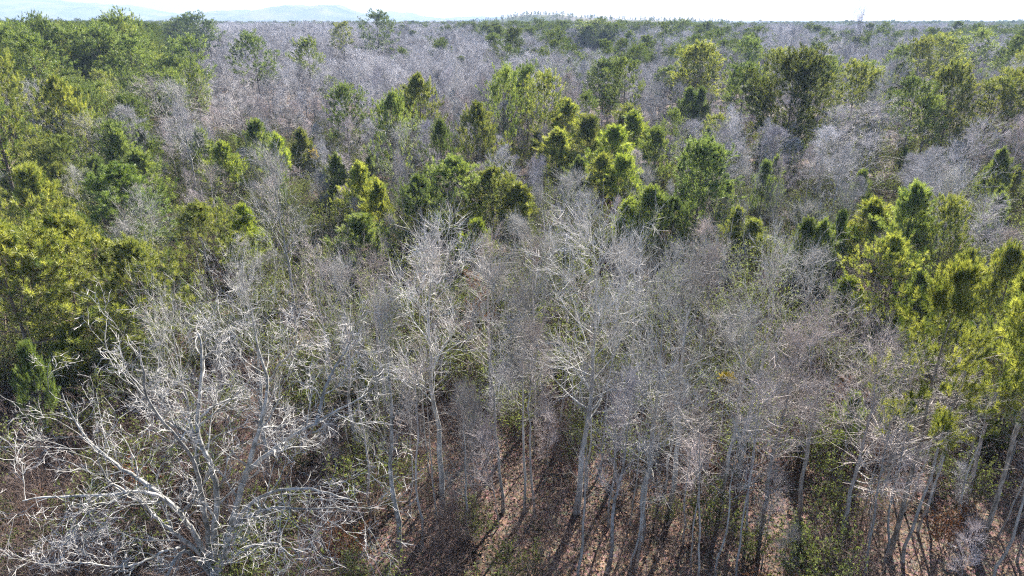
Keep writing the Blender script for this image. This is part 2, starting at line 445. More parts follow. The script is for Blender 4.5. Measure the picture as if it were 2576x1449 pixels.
mb.add(v, quads=q[:, ::-1])
structure('ground', mb.mesh('ground', ground_material(), True))

def canopy_material(name, c1, c2, c3, scale):
    m, nt, N, L = new_mat(name)
    out = N('ShaderNodeOutputMaterial'); b = N('ShaderNodeBsdfDiffuse')
    tc = N('ShaderNodeTexCoord'); n = N('ShaderNodeTexNoise'); n.inputs['Scale'].default_value = scale; n.inputs['Detail'].default_value = 6
    r = N('ShaderNodeValToRGB'); e = r.color_ramp.elements
    e[0].position = .38; e[0].color = (*c1, 1); e[1].position = .62; e[1].color = (*c3, 1); r.color_ramp.elements.new(.5).color = (*c2, 1)
    L(tc.outputs['Object'], n.inputs['Vector']); L(n.outputs[0], r.inputs[0]); L(r.outputs[0], b.inputs[0]); L(b.outputs[0], out.inputs[0])
    return m
M_CANOPY = canopy_material('far_wood', (.05, .07, .03), (.10, .11, .07), (.17, .15, .14), .004)

def ridge(name, prof, Y, depth):
    """a wooded ridge whose crest follows the profile, with real width and depth"""
    pr = np.array([on_y(x, y, Y) for x, y in prof])
    xs = np.linspace(pr[0, 0], pr[-1, 0], 160); zs = np.interp(xs, pr[:, 0], pr[:, 2])
    ys = np.linspace(-1, 1, 41)
    X, T = np.meshgrid(xs, ys, indexing='ij')
    Z = np.interp(X, xs, zs)
    Z = (Z + 2) * np.cos(T * math.pi / 2) ** 1.3 - 2
    k = depth / 30
    Z = Z + wave_noise(X, T * depth, [(k, depth * .004), (k * .4, depth * .002)]) * np.cos(T * math.pi / 2)
    Yy = Y + T * depth + wave_noise(X, X * .3, [(depth * .5, depth * .06)])
    a, b = X.shape
    i = np.arange(a - 1)[:, None] * b + np.arange(b - 1)[None, :]
    mb = MB(); mb.add(np.stack([X, Yy, Z], -1), quads=np.stack([i, i + b, i + b + 1, i + 1], -1).reshape(-1, 4))
    return structure(name, mb.mesh(name, M_CANOPY, True))
ridge('hills', [(-260, 6), (-150, -14), (0, -16), (60, -8), (123, 0), (187, 6), (230, 9), (267, 15), (317, 12), (347, 19), (383, 28), (430, 36), (470, 44), (520, 54)], 7600, 1500)
ridge('hills', [(400, 56), (430, 42), (467, 37), (520, 30), (607, 25), (633, 31), (687, 19), (727, 13), (767, 16), (853, 13), (875, 24), (895, 30), (930, 38), (990, 55)], 6600, 1100)
ridge('hills', [(860, 50), (930, 33), (985, 29), (1030, 33), (1075, 43), (1110, 47), (1180, 42), (1260, 43), (1330, 56)], 9500, 1300)

# ------------------------------------------------------------------ the white spreading tree (fitted limb by limb)
def smooth_line(pts, n):
    pts = np.asarray(pts, float)
    s = np.concatenate([[0], np.cumsum(np.linalg.norm(np.diff(pts, axis=0), axis=1))]); s /= s[-1]
    u = np.linspace(0, 1, n)
    c = np.stack([np.interp(u, s, pts[:, k]) for k in range(3)], 1)
    for _ in range(3 if n > 12 else 1): c[1:-1] = .5 * c[1:-1] + .25 * (c[:-2] + c[2:])
    return c
def white_tree():
    D = 22.5
    P = lambda x, y, d: on_y(x * .5, 754.6 + y * .5, D + d)
    base = on_y(537, 1537, D); base[2] = 0
    L = []
    L.append(([P(1080, 1389, 0), P(1075, 1200, .3), P(1095, 1020, .6), P(1095, 930, .8), P(1060, 830, 1.0), P(1010, 720, 1.3), P(985, 680, 1.5), P(985, 600, 1.8), P(1010, 480, 2.2), P(1015, 340, 2.6), P(1020, 260, 3), P(1000, 160, 3.4)], .20, .05))
    L.append(([P(1065, 1350, -.1), P(1030, 1060, -.6), P(1005, 930, -1), P(990, 830, -1.3), P(950, 760, -1.6), P(890, 680, -2), P(800, 600, -2.3), P(740, 530, -2.6), P(710, 430, -2.8), P(740, 330, -2.8), P(700, 240, -2.8)], .15, .03))
    L.append(([P(1095, 1389, 0), P(1150, 1180, .3), P(1190, 1040, .6), P(1240, 860, 1), P(1280, 740, 1.4), P(1310, 630, 1.8), P(1340, 500, 2.2), P(1360, 400, 2.6), P(1320, 320, 3), P(1280, 180, 3.4), P(1265, 60, 3.6)], .22, .03))
    L.append(([P(1235, 870, 1), P(1290, 820, .6), P(1400, 740, 0), P(1500, 660, -.5), P(1590, 630, -.8), P(1680, 560, -1), P(1760, 530, -1.2), P(1840, 480, -1.3)], .15, .03))
    L.append(([P(1590, 630, -.8), P(1610, 540, -.4), P(1640, 430, 0), P(1680, 340, .4), P(1760, 240, .8), P(1780, 150, 1)], .10, .02))
    L.append(([P(1150, 1180, 0), P(1200, 1100, -.8), P(1260, 1020, -1.5), P(1340, 975, -2), P(1430, 945, -2.4), P(1540, 945, -2.6), P(1640, 955, -2.7), P(1720, 1000, -2.8), P(1800, 1020, -2.8)], .13, .03))
    L.append(([P(1160, 1150, -.2), P(1240, 1090, -1.4), P(1340, 1050, -2.2), P(1450, 1045, -2.8), P(1560, 1060, -3.2), P(1660, 1040, -3.5), P(1740, 1050, -3.6)], .11, .025))
    L.append(([P(1050, 1330, -.1), P(960, 1140, -1), P(880, 1040, -1.6), P(800, 980, -2), P(720, 945, -2.3), P(650, 965, -2.5), P(590, 985, -2.6), P(500, 990, -2.8), P(400, 985, -3), P(280, 990, -3.2), P(120, 1010, -3.4)], .17, .03))
    L.append(([P(900, 1060, -1.5), P(740, 930, -.6), P(680, 890, 0), P(600, 840, .5), P(540, 790, 1), P(480, 740, 1.3), P(420, 690, 1.6), P(380, 610, 2), P(340, 560, 2.2), P(310, 470, 2.4)], .13, .03))
    L.append(([P(1040, 1300, -.3), P(900, 1190, -1.4), P(800, 1110, -2), P(740, 1040, -2.2), P(660, 980, -2.5), P(560, 920, -2.7), P(500, 870, -2.8), P(480, 800, -2.8), P(500, 760, -2.8)], .12, .025))
    L.append(([P(990, 680, 1.5), P(900, 650, 1.0), P(830, 610, .6), P(760, 560, .3), P(700, 500, 0), P(680, 400, -.2)], .09, .02))
    L.append(([P(1010, 590, 1.8), P(1060, 540, 2.2), P(1150, 500, 2.6), P(1230, 490, 3), P(1300, 530, 3.3)], .07, .02))
    L.append(([P(1060, 1380, -.2), P(930, 1250, -.9), P(880, 1300, -1.4), P(850, 1360, -1.8), P(835, 1450, -2)], .11, .05))
    L.append(([P(930, 1240, -1), P(820, 1260, -2), P(700, 1330, -2.8), P(560, 1350, -3.2), P(400, 1310, -3.6), P(230, 1340, -3.8)], .08, .02))
    L.append(([P(1130, 1330, -.4), P(1250, 1240, -1.4), P(1340, 1215, -2), P(1430, 1230, -2.4), P(1450, 1300, -2.6), P(1560, 1250, -3)], .08, .02))
    L.append(([P(1300, 650, 1.8), P(1370, 640, 2.2), P(1450, 625, 2.6), P(1530, 640, 3)], .07, .02))
    L.append(([P(1020, 300, 2.6), P(1080, 250, 2.2), P(1140, 170, 1.8), P(1150, 90, 1.6)], .05, .015))
    L.append(([P(1360, 400, 2.6), P(1400, 330, 2.2), P(1480, 240, 1.8), P(1500, 120, 1.6)], .06, .015))
    L.append(([P(650, 970, -2.5), P(560, 1020, -3), P(470, 1050, -3.4), P(380, 1130, -3.8), P(330, 1240, -4.0)], .07, .015))
    e = top_level('bare_tree', 'big white-limbed bare tree with spreading arching limbs, the largest leafless crown', 'tree', (base[0], base[1], -.05))
    o3 = np.array([base[0], base[1], -.05])
    tr = np.stack([base + [0, 0, -.05], base + [0, 0, .8], P(1078, 1460, 0), P(1080, 1380, 0), P(1080, 1300, 0.1)])
    T = smooth_line(tr, 8)[None]; TRr = np.array([[.50, .38, .34, .31, .29, .27, .24, .18]])
    part('trunk', mesh_of(lambda mb: tubes(mb, T - o3, TRr, 12), 'trunk', M_PALE, True), e)
    K = 26
    LP = np.stack([smooth_line(l[0], K) for l in L]) + rng.normal(0, .02, (len(L), K, 3))
    LR = np.stack([np.linspace(l[1] * .78, l[2] * .8, K) for l in L])
    for k in range(len(L)):
        LP[k, 0] = np.asarray(L[k][0][0])
        part('limb', mesh_of(lambda mb: tubes(mb, (LP - o3)[k:k + 1], LR[k:k + 1], 8), 'limb', M_PALE, True), e)
    P1, R1, *_ = grow(LP, LR, 10, .2, 1, .85, .25, lambda t, pl: np.clip(pl * .30, .9, 2.4), 7, .2, .08, .42, .012, .3)
    P2, R2, *_ = grow(P1, R1, 4, .25, 1, .75, .3, lambda t, pl: np.clip(pl * .5, .5, 1.2), 5, .26, .05, .6, .010, .4)
    P3, R3, *_ = grow(P2, R2, 4, .2, 1, .75, .3, lambda t, pl: np.full(len(t), .5), 3, .3, .05, .7, .007, .5)
    P4, R4, *_ = grow(P3, R3, 2, .2, 1, .7, .3, lambda t, pl: np.full(len(t), .3), 2, 0, 0, .7, .006)
    def cw(mb):
        tubes(mb, P1 - o3, R1, 5); tubes(mb, P2 - o3, R2, 4, 0); tubes(mb, P3 - o3, R3, 3, 1)
        spikes(mb, P4[:, 0] - o3, P4[:, 1] - o3, R4[:, 0], 1)
    part('crown', mesh_of(cw, 'crown', [M_PALE, M_TWIG]), e)
    PLACED.append((np.array([base[0], base[1], 0]), 15.7, 7.0, False))
white_tree()

# ------------------------------------------------------------------ trees one can single out: (kit, variant, x of top, y of top, y of base or None, height or None, crown width in px, tint, label)
G_PINE, G_BARE = 'pines among the leafless wood', 'leafless trees of the wood'
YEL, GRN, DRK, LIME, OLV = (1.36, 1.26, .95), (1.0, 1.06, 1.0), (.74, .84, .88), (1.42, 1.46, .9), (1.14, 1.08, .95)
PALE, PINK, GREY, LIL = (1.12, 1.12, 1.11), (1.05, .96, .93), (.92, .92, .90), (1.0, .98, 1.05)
SINGLE = [
 # near pines
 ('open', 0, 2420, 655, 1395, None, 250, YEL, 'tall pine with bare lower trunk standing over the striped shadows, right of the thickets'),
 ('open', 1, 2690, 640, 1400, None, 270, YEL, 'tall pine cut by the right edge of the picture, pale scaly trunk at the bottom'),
 ('bushy', 0, 2545, 630, None, 10.5, 150, YEL, 'pine at the right edge with its side branches, behind the edge-cut tall pine'),
 ('open', 0, 2600, 690, 1300, None, 200, OLV, 'second tall pine on the right edge, its low boughs hanging over dark ground'),
 ('open', 1, 2530, 800, 1240, None, 150, YEL, 'shorter open pine between the bare-trunked pine and the right edge'),
 ('young', 0, 2308, 478, None, 10.5, 150, GRN, 'pointed bright pine topping the clump of pines before the dark lilac wood'),
 ('young', 1, 2210, 512, 731, None, 140, YEL, 'slim pine with open crown and visible stem, beside the pointed bright pine'),
 ('old', 0, 2385, 531, None, 9.5, 100, OLV, 'narrow pine with a bare stem below its tufted top, beyond the tall shadow-side pine'),
 ('young', 2, 2138, 705, 830, None, 105, LIME, 'small bright pine alone at the edge of the pink-grey thicket'),
 ('young', 0, 2032, 560, None, 7.5, 85, GRN, 'young green pine at the near end of the row before the pale thicket'),
 ('young', 1, 2076, 564, None, 7.5, 75, GRN, 'middle young pine of the row of three before the pale thicket'),
 ('young', 2, 2118, 541, None, 7.5, 60, DRK, 'dark young pine ending the row of three, next to the slim open pine'),
 ('bushy', 1, 2260, 600, None, 8.5, 170, YEL, 'bushy yellow-green pine in front of the pointed bright pine'),
 ('bushy', 0, 2440, 640, None, 9.0, 130, OLV, 'olive pine crowded behind the tall pine with the bare lower trunk'),
 ('dome', 1, 1768, 388, 625, None, 150, DRK, 'dark round-topped pine on a clear stem in the middle of the wood'),
 ('young', 0, 1635, 480, None, 8.5, 130, GRN, 'green young pine at the foot of the dark round-topped pine'),
 ('young', 1, 1590, 505, None, 7.0, 90, LIME, 'slender lime young pine in front of the green young pine'),
 ('bushy', 1, 1700, 500, None, 8.0, 130, DRK, 'low dark bushy pine under the dark round-topped pine'),
 ('young', 2, 1900, 560, None, 6.0, 100, OLV, 'scrubby olive pine among pale twigs, beyond the pale fine-twigged crown'),
 ('young', 0, 1860, 530, None, 6.5, 80, OLV, 'thin olive pine next to the scrubby one among pale twigs'),
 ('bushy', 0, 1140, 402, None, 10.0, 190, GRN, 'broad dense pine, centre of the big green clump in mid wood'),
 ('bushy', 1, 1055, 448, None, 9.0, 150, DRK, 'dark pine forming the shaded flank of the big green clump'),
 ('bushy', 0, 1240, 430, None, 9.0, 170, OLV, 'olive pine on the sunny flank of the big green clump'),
 ('young', 2, 1195, 560, None, 6.0, 90, LIME, 'little bright pine poking out below the big green clump'),
 ('young', 1, 1300, 470, None, 7.5, 110, YEL, 'yellowish pine beside the sunny flank of the big green clump'),
 ('young', 0, 905, 420, None, 9.0, 100, YEL, 'pale yellow-green pine between the tall thin bare tree and the big green clump'),
 ('young', 1, 945, 460, None, 8.0, 80, YEL, 'narrow yellow-green pine touching the pale one before the dark trunks'),
 ('young', 2, 900, 548, None, 6.5, 150, GRN, 'rounded bright green young pine in front of the pale yellow-green one'),
 ('young', 1, 842, 395, None, 8.0, 60, GRN, 'slender green pine next to the yellow-leaved tuft'),
 ('young', 0, 1420, 258, None, 11.0, 110, YEL, 'golden pine at the far end of the bright young stand'),
 ('young', 1, 1400, 330, None, 9.0, 100, YEL, 'yellowish pine at the shaded side of the bright young stand'),
 ('young', 2, 1480, 300, None, 10.0, 110, OLV, 'olive pine deep in the bright young stand'),
 ('young', 0, 1545, 325, None, 9.5, 120, LIME, 'lime pine in the middle of the bright young stand'),
 ('young', 1, 1600, 288, None, 10.0, 100, LIME, 'tallest lime pine of the bright young stand'),
 ('young', 2, 1652, 330, None, 9.0, 90, GRN, 'green pine ending the bright young stand beside pale bare crowns'),
 ('young', 0, 1520, 395, None, 8.0, 100, YEL, 'yellow-green pine in the front rank of the bright young stand'),
 ('young', 2, 1575, 400, None, 8.0, 110, LIME, 'broad lime pine in the front rank of the bright young stand'),
 ('young', 1, 1455, 400, None, 7.5, 70, GRN, 'small green pine at the front corner of the bright young stand'),
 ('bushy', 0, 1200, 268, None, 13.0, 120, OLV, 'loose olive pine rising behind the big green clump'),
 ('bushy', 1, 1105, 308, None, 12.0, 90, DRK, 'dark narrow pine behind the big green clump, next to twin grey trunks'),
 ('bushy', 0, 1048, 198, None, 15.5, 120, OLV, 'taller of the two pointed pines standing together in the lilac wood'),
 ('bushy', 1, 985, 240, None, 14.5, 115, GRN, 'lower of the two pointed pines standing together in the lilac wood'),
 ('old', 0, 868, 238, 430, None, 85, DRK, 'dark pine with stout dark trunk at the edge of the lilac wood'),
 ('old', 1, 1267, 207, None, 15.0, 75, GRN, 'round-headed pine first of the line of pines behind the bright young stand'),
 ('old', 2, 1330, 185, None, 15.5, 75, DRK, 'tall dark pine second in line behind the bright young stand'),
 ('old', 0, 1368, 212, None, 14.5, 85, OLV, 'olive pine third in line behind the bright young stand'),
 ('dome', 1, 1520, 172, 320, None, 95, DRK, 'dark umbrella pine on a clear stem behind the bright young stand'),
 ('old', 2, 1575, 165, None, 15.5, 70, GRN, 'grey-green pine just beyond the dark umbrella pine'),
 ('dome', 1, 1767, 137, None, 16.5, 120, YEL, 'golden-topped pine high in the middle distance beside a tall dark one'),
 ('old', 1, 1884, 117, None, 17.5, 90, DRK, 'tall dark pine rising above its neighbours in the middle distance'),
 ('old', 2, 1877, 180, None, 15.5, 85, DRK, 'dark pine in front of the tall dark one, beside the huge domed pine'),
 ('dome', 0, 2004, 180, 420, None, 190, (.70, .70, .62), 'huge domed pine with dark interior and many limbs, alone among bare trees'),
 ('young', 0, 1734, 228, None, 11.0, 60, DRK, 'small dark pine, one of a pair before the golden-topped pine'),
 ('young', 1, 1762, 226, None, 11.0, 55, DRK, 'second small dark pine of the pair before the golden-topped pine'),
 ('old', 0, 1957, 147, None, 16.0, 70, OLV, 'olive pine peeping over the huge domed pine'),
 ('old', 2, 2077, 160, None, 15.5, 70, GRN, 'green pine just past the huge domed pine'),
 ('old', 1, 2154, 180, None, 15.0, 110, OLV, 'spreading olive pine over the pale lilac thicket'),
 ('old', 2, 2307, 218, 440, None, 85, DRK, 'dark tall-stemmed pine, first of the long-trunked row over dark ground'),
 ('old', 0, 2344, 262, 440, None, 80, GRN, 'lower green pine, second of the long-trunked row'),
 ('dome', 1, 2404, 196, 420, None, 115, OLV, 'wide olive pine in the middle of the long-trunked row'),
 ('old', 2, 2505, 216, 430, None, 95, OLV, 'pine near the end of the long-trunked row with slanting stem'),
 ('old', 0, 2555, 203, 420, None, 110, YEL, 'last pine of the long-trunked row at the picture edge'),
 ('old', 1, 2377, 107, None, 18.0, 105, OLV, 'tall pine with spread crown high behind the long-trunked row'),
 ('old', 0, 2317, 120, None, 17.5, 80, OLV, 'pine with lopsided crown next to the tall spread-crowned one'),
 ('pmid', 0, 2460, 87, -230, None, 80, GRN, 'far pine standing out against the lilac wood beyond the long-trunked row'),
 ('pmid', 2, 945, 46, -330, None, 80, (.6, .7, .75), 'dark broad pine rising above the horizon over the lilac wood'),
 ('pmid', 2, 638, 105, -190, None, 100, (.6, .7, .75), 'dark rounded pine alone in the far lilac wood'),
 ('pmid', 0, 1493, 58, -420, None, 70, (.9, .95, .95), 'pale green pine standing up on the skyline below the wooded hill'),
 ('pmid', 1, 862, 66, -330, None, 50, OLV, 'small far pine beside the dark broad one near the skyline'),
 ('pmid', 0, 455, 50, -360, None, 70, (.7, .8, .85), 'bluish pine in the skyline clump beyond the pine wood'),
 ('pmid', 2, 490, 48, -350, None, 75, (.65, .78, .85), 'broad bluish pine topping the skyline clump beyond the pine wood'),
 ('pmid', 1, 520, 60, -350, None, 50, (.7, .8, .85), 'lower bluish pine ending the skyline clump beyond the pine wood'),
 # near pines, left
 ('bushy', 1, -30, 560, None, 12.5, 420, YEL, 'big yellow-green pine at the left edge with dark rising limbs'),
 ('bushy', 0, 130, 555, None, 11.5, 300, YEL, 'broad yellow-green pine next to the edge pine, its tufts glowing'),
 ('bushy', 1, 330, 610, None, 9.5, 260, OLV, 'spreading pine with long dark slanting limbs above the white tree'),
 ('bushy', 0, 290, 425, None, 10.5, 230, (.8, .95, .8), 'dark green pine behind the yellow-green ones'),
 ('bushy', 1, 490, 515, None, 9.0, 210, OLV, 'round olive pine beside the tall thin bare tree'),
 ('young', 0, 605, 525, None, 7.5, 90, LIME, 'slim lime pine touching the round olive pine'),
 ('young', 1, 345, 385, None, 9.0, 110, GRN, 'green young pine behind the dark green pine'),
 ('young', 2, 60, 432, None, 10.0, 150, YEL, 'yellow-green pine rising behind the edge pine'),
 ('young', 0, 140, 425, None, 9.0, 90, OLV, 'olive pine between the edge pines and grey brush'),
 ('young', 1, 295, 335, None, 9.5, 70, GRN, 'small dark green pine in the brush below the pine wood'),
 ('young', 2, 505, 335, None, 9.0, 70, GRN, 'small green pine in the brush near twin grey trunks'),
 ('young', 0, 560, 365, None, 8.5, 90, LIME, 'bright young pine in the brush beyond the round olive pine'),
 ('young', 1, 690, 345, None, 8.5, 80, LIME, 'lime young pine in the brush beyond the tall thin bare tree'),
 ('young', 2, 640, 310, None, 9.5, 90, GRN, 'green young pine deeper in the brush beyond the tall thin bare tree'),
 ('young', 1, 760, 330, None, 8.5, 70, OLV, 'olive young pine in the brush next to the lime one'),
 ('bushy', 0, 140, 205, None, 16.0, 130, YEL, 'golden pine standing out in front of the pine wood'),
 # near bare trees
 ('hw', 0, 1480, 575, 1290, None, 400, PALE, 'pale fine-twigged tree with a straight silvery trunk, the widest bare crown in the middle'),
 ('hw', 3, 1082, 590, 1300, None, 280, PALE, 'tall bare tree on a dark straight trunk beside the rust-brown sapling'),
 ('slim', 0, 1262, 640, 1290, None, 170, GREY, 'slender grey tree between the dark-trunked and the silvery-trunked ones'),
 ('slim', 1, 1325, 700, 1290, None, 110, GREY, 'thin pole tree next to the silvery trunk'),
 ('slim', 0, 1352, 800, 1305, None, 100, PINK, 'thin dark pole tree crowding the silvery trunk'),
 ('hw', 2, 955, 780, 1400, None, 200, GREY, 'crooked grey tree beside the white tree, its foot in raking shadows'),
 ('small', 0, 1168, 1000, 1355, None, 110, GREY, 'small thin tree with pale stem on the leafy slope'),
 ('hw', 1, 1665, 720, 1365, None, 260, GREY, 'grey tree with broken white side limbs low on its trunk'),
 ('hw', 3, 1755, 640, 1290, None, 220, GREY, 'tall grey tree behind the one with broken white limbs'),
 ('hw', 4, 1935, 648, 1200, None, 240, PALE, 'pale fine-twigged crown rising before the row of young pines'),
 ('hw', 3, 1880, 790, 1290, None, 220, GREY, 'dark-stemmed bare tree in front of the pale fine-twigged crown'),
 ('hw', 2, 1990, 840, 1330, None, 280, PINK, 'pinkish bare tree over the brightest strip of leafy ground'),
 ('hw', 0, 2225, 860, 1390, None, 300, PINK, 'pinkish bare tree leaning beside the tall pine, low over shadow stripes'),
 ('hw', 1, 2100, 800, 1310, None, 240, PINK, 'wide pink-grey thicket tree below the small bright pine'),
 ('hw', 2, 700, 415, 830, None, 190, GREY, 'tall thin bare tree with forked pale limbs and dark lower stem'),
 ('hw', 2, 1425, 455, None, 11.0, 160, PALE, 'pale bare crown between the big green clump and the bright young stand'),
 ('hw', 0, 1230, 610, None, 12.5, 170, PINK, 'pinkish bare crown under the sunny flank of the big green clump'),
 ('hw', 3, 1350, 610, None, 12.0, 150, PINK, 'bare crown between the widest crown and its pinkish neighbour'),
 ('hw', 1, 1620, 660, None, 12.0, 180, GREY, 'bare crown at the shaded shoulder of the widest bare crown'),
 ('hw', 4, 600, 710, None, 12.0, 220, PALE, 'bare crown just behind the white tree'),
 ('hw', 1, 430, 790, None, 11.0, 220, PALE, 'bare crown between the white tree and the spreading pine'),
 ('hw', 2, 850, 690, None, 12.0, 180, PALE, 'bare crown between the white tree and the rounded bright green pine'),
 ('hw', 0, 945, 650, None, 11.5, 160, PINK, 'feathery bare crown in front of the rounded bright green pine'),
 ('hw', 4, 395, 215, 400, None, 230, (.8, .75, .75), 'dark forked bare tree standing in brush below the pine wood'),
 ('hw', 1, 600, 215, 410, None, 210, (.9, .85, .85), 'forked bare tree with rising limbs in the brush, next to the dark forked one'),
 ('hw', 2, 455, 235, 520, None, 140, PALE, 'twin pale trunks rising from the brush near the dark forked tree'),
 ('hw', 2, 2110, 290, None, 11.0, 170, LIL, 'lilac bare crown beside the huge domed pine'),
 ('hw', 0, 2210, 262, None, 12.0, 200, LIL, 'smooth pale lilac crown before the long-trunked row'),
 ('hw', 4, 2170, 350, None, 10.0, 220, LIL, 'low wide lilac crown in front of the smooth pale one'),
 ('hw', 3, 2480, 500, None, 9.0, 140, LIL, 'bluish bare tree at the edge behind the narrow bare-stemmed pine'),
 ('slim', 0, 2495, 540, 740, None, 90, LIL, 'slender pale tree between the clump of pines and the picture edge'),
 ('hw', 2, 1720, 320, None, 11.0, 130, LIL, 'pale crown between the bright young stand and the dark round-topped pine'),
 ('hw', 0, 1830, 330, None, 11.0, 140, LIL, 'pale crown behind the dark round-topped pine'),
 ('hw', 4, 1015, 330, None, 10.5, 150, PALE, 'pale bushy crown at the feet of the two pointed pines'),
 ('hw', 1, 60, 235, None, 13.0, 190, PALE, 'pale bare crown at the left edge below the pine wood'),
 ('hw', 0, 210, 300, None, 11.0, 150, PALE, 'pale bare crown in front of the golden pine'),
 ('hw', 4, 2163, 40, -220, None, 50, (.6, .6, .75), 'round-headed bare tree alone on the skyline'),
 ('small', 1, 1560, 640, None, 10.0, 150, PALE, 'pale low crown behind the widest bare crown'),
 ('small', 0, 2050, 640, None, 7.5, 120, PALE, 'small pale tree at the foot of the row of three young pines'),
]
EXTRA_BASE = {}
cells = []
for (kit, k, x, yt, yb, h, wpx, tint, label) in SINGLE:
    if yb is not None and yb < 0:
        top = on_y(x, yt, -yb); h = float(top[2]); pos = np.array([top[0], -yb, 0])
    elif h is None:
        # foot where the base pixel meets the ground; the stem rises to the top pixel's height
        t = (yb - yt) / (5105.0 - yt)
        bx = x + (CX - x) * t
        b = on_z(bx, yb, 0); top = on_y(x, yt, b[1]); h = top[2]
        pos = np.array([top[0], b[1], 0])
    else:
        top = on_z(x, yt, h); pos = np.array([top[0], top[1], 0])
    dist = math.hypot(pos[1], CAM_H - h * .7)
    rad = .5 * wpx / FPX * dist
    is_p = kit in ('old', 'open', 'dome', 'bushy', 'young', 'pmid')
    rad *= dict(young=1.45, bushy=1.4, old=1.4, dome=1.25, open=1.25, pmid=1.4, hw=1.2, slim=1.2, small=1.2, hwm=1.2, sap=1)[kit]
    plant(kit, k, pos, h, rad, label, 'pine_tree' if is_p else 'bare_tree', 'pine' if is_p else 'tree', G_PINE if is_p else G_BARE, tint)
N_PROM = len(PLACED)

# ------------------------------------------------------------------ the rest of the wood
prom_view = []
for pos, h, rad, isp in PLACED:
    cb = .30 if isp else .45
    t = project(pos + np.array([0, 0, h])); b = project(pos + np.array([0, 0, h * cb]))
    w = rad / t[2] * FPX * .85
    prom_view.append((t[0] - w, t[1], t[0] + w, b[1], pos[1], isp))
prom_view = np.array(prom_view, float)
def hides(px, py, h, rad):
    """largest share of any single tree's crown that a tree of this size would cover"""
    t = project((px, py, h)); g = project((px, py, 0)); w = rad / t[2] * FPX * .9
    v = prom_view
    ox = np.clip(np.minimum(v[:, 2], t[0] + w) - np.maximum(v[:, 0], t[0] - w), 0, None)
    oy = np.clip(np.minimum(v[:, 3], g[1]) - np.maximum(v[:, 1], t[1]), 0, None)
    return np.where(v[:, 4] > py + .5, ox * oy / ((v[:, 2] - v[:, 0]) * (v[:, 3] - v[:, 1]) + 1), 0)
covered = np.zeros(len(prom_view))
def pine_share(x, y):
    """share of pines by place in the view of the wood (2576 px): the stands one sees"""
    if x < 500 and y < 330: return .97 if y < 330 - max(0, x - 120) * .35 else .15
    if y < 100: return .22 if x > 1150 else .05
    if y > 520: return .42
    if x < 1220: return .03 if y < 300 else .25
    if x > 1700: return .46 if y < 210 else (.3 if y < 330 else .12)
    return .26 if y < 230 else .12
cand = []
def scatter(d0, d1, step, jit):
    y = d0
    while y < d1:
        s = step * (1 + y / 900)
        half = y * .80 + 8
        n = int(2 * half / s)
        for i in range(n):
            px = -half + (i + .5) * s + rng.uniform(-jit, jit) * s
            py = y + rng.uniform(-jit, jit) * s
            cand.append((px, py))
        y += s
scatter(27, 420, 5.3, .48)
pts_all = np.array([p[0][:2] for p in PLACED]); rad_all = np.array([p[2] for p in PLACED])
fill = []
for (px, py) in cand:
    d = np.hypot(pts_all[:, 0] - px, pts_all[:, 1] - py)
    if (d < np.minimum(rad_all * .55, 2.6)).any(): continue
    sx, sy, f = project((px, py, 13.0))
    gx, gy, gf = project((px, py, 0.0))
    if f < 5 or sx < -160 or sx > 2740 or sy > 1500: continue
    if py < 48 and rng.uniform() < .75: continue
    n1 = math.sin(px / 42 + 1.3 + .6 * math.sin(py / 30)) + math.sin(py / 37 + px / 80)
    shr = pine_share(sx, sy)
    if shr < .9 and py > 100: shr *= 1.7 if n1 > .3 else .4
    isp = rng.uniform() < shr
    left_wood = sx < 500 and sy < 330
    if isp: h = rng.normal(20.5, 1.6) if left_wood else rng.normal(14.5, 2.2) if py > 110 else rng.normal(8, 1.5) if py > 70 else rng.normal(5.0, 1.2)
    else: h = rng.normal(13.5, 1.8) if py > 80 else rng.normal(10.0, 2.2)
    if py > 170 and not left_wood: h += (py - 170) * .012
    # clearings: leafy slope at the bottom, brush below the pine wood
    if gy > 1180 and gx > 780 and rng.uniform() < .75: continue
    if 150 < gx < 900 and 340 < gy < 480: h *= .62
    if 32 < py < 75 and not isp and rng.uniform() < .45: continue
    h = float(np.clip(h, 3.5, 23.5))
    rad = h * rng.uniform(.17, .27) * (1.0 if not isp else .95)
    tx, ty, tf = project((px, py, h))
    hw_px = rad / tf * FPX
    for _try in range(4):
        share = hides(px, py, h, rad)
        if (np.where(share > .01, covered + share, 0) < np.where(prom_view[:, 5] > 0, .32, .6)).all(): break
        h *= .72; rad *= .8
    else:
        continue
    if h < 3.0: continue
    covered += share
    fill.append((py, px, py, h, rad, isp, sx, sy))
fill.sort()
n_p = sum(1 for p in PLACED if p[3]); n_b = len(PLACED) - n_p
rest = []
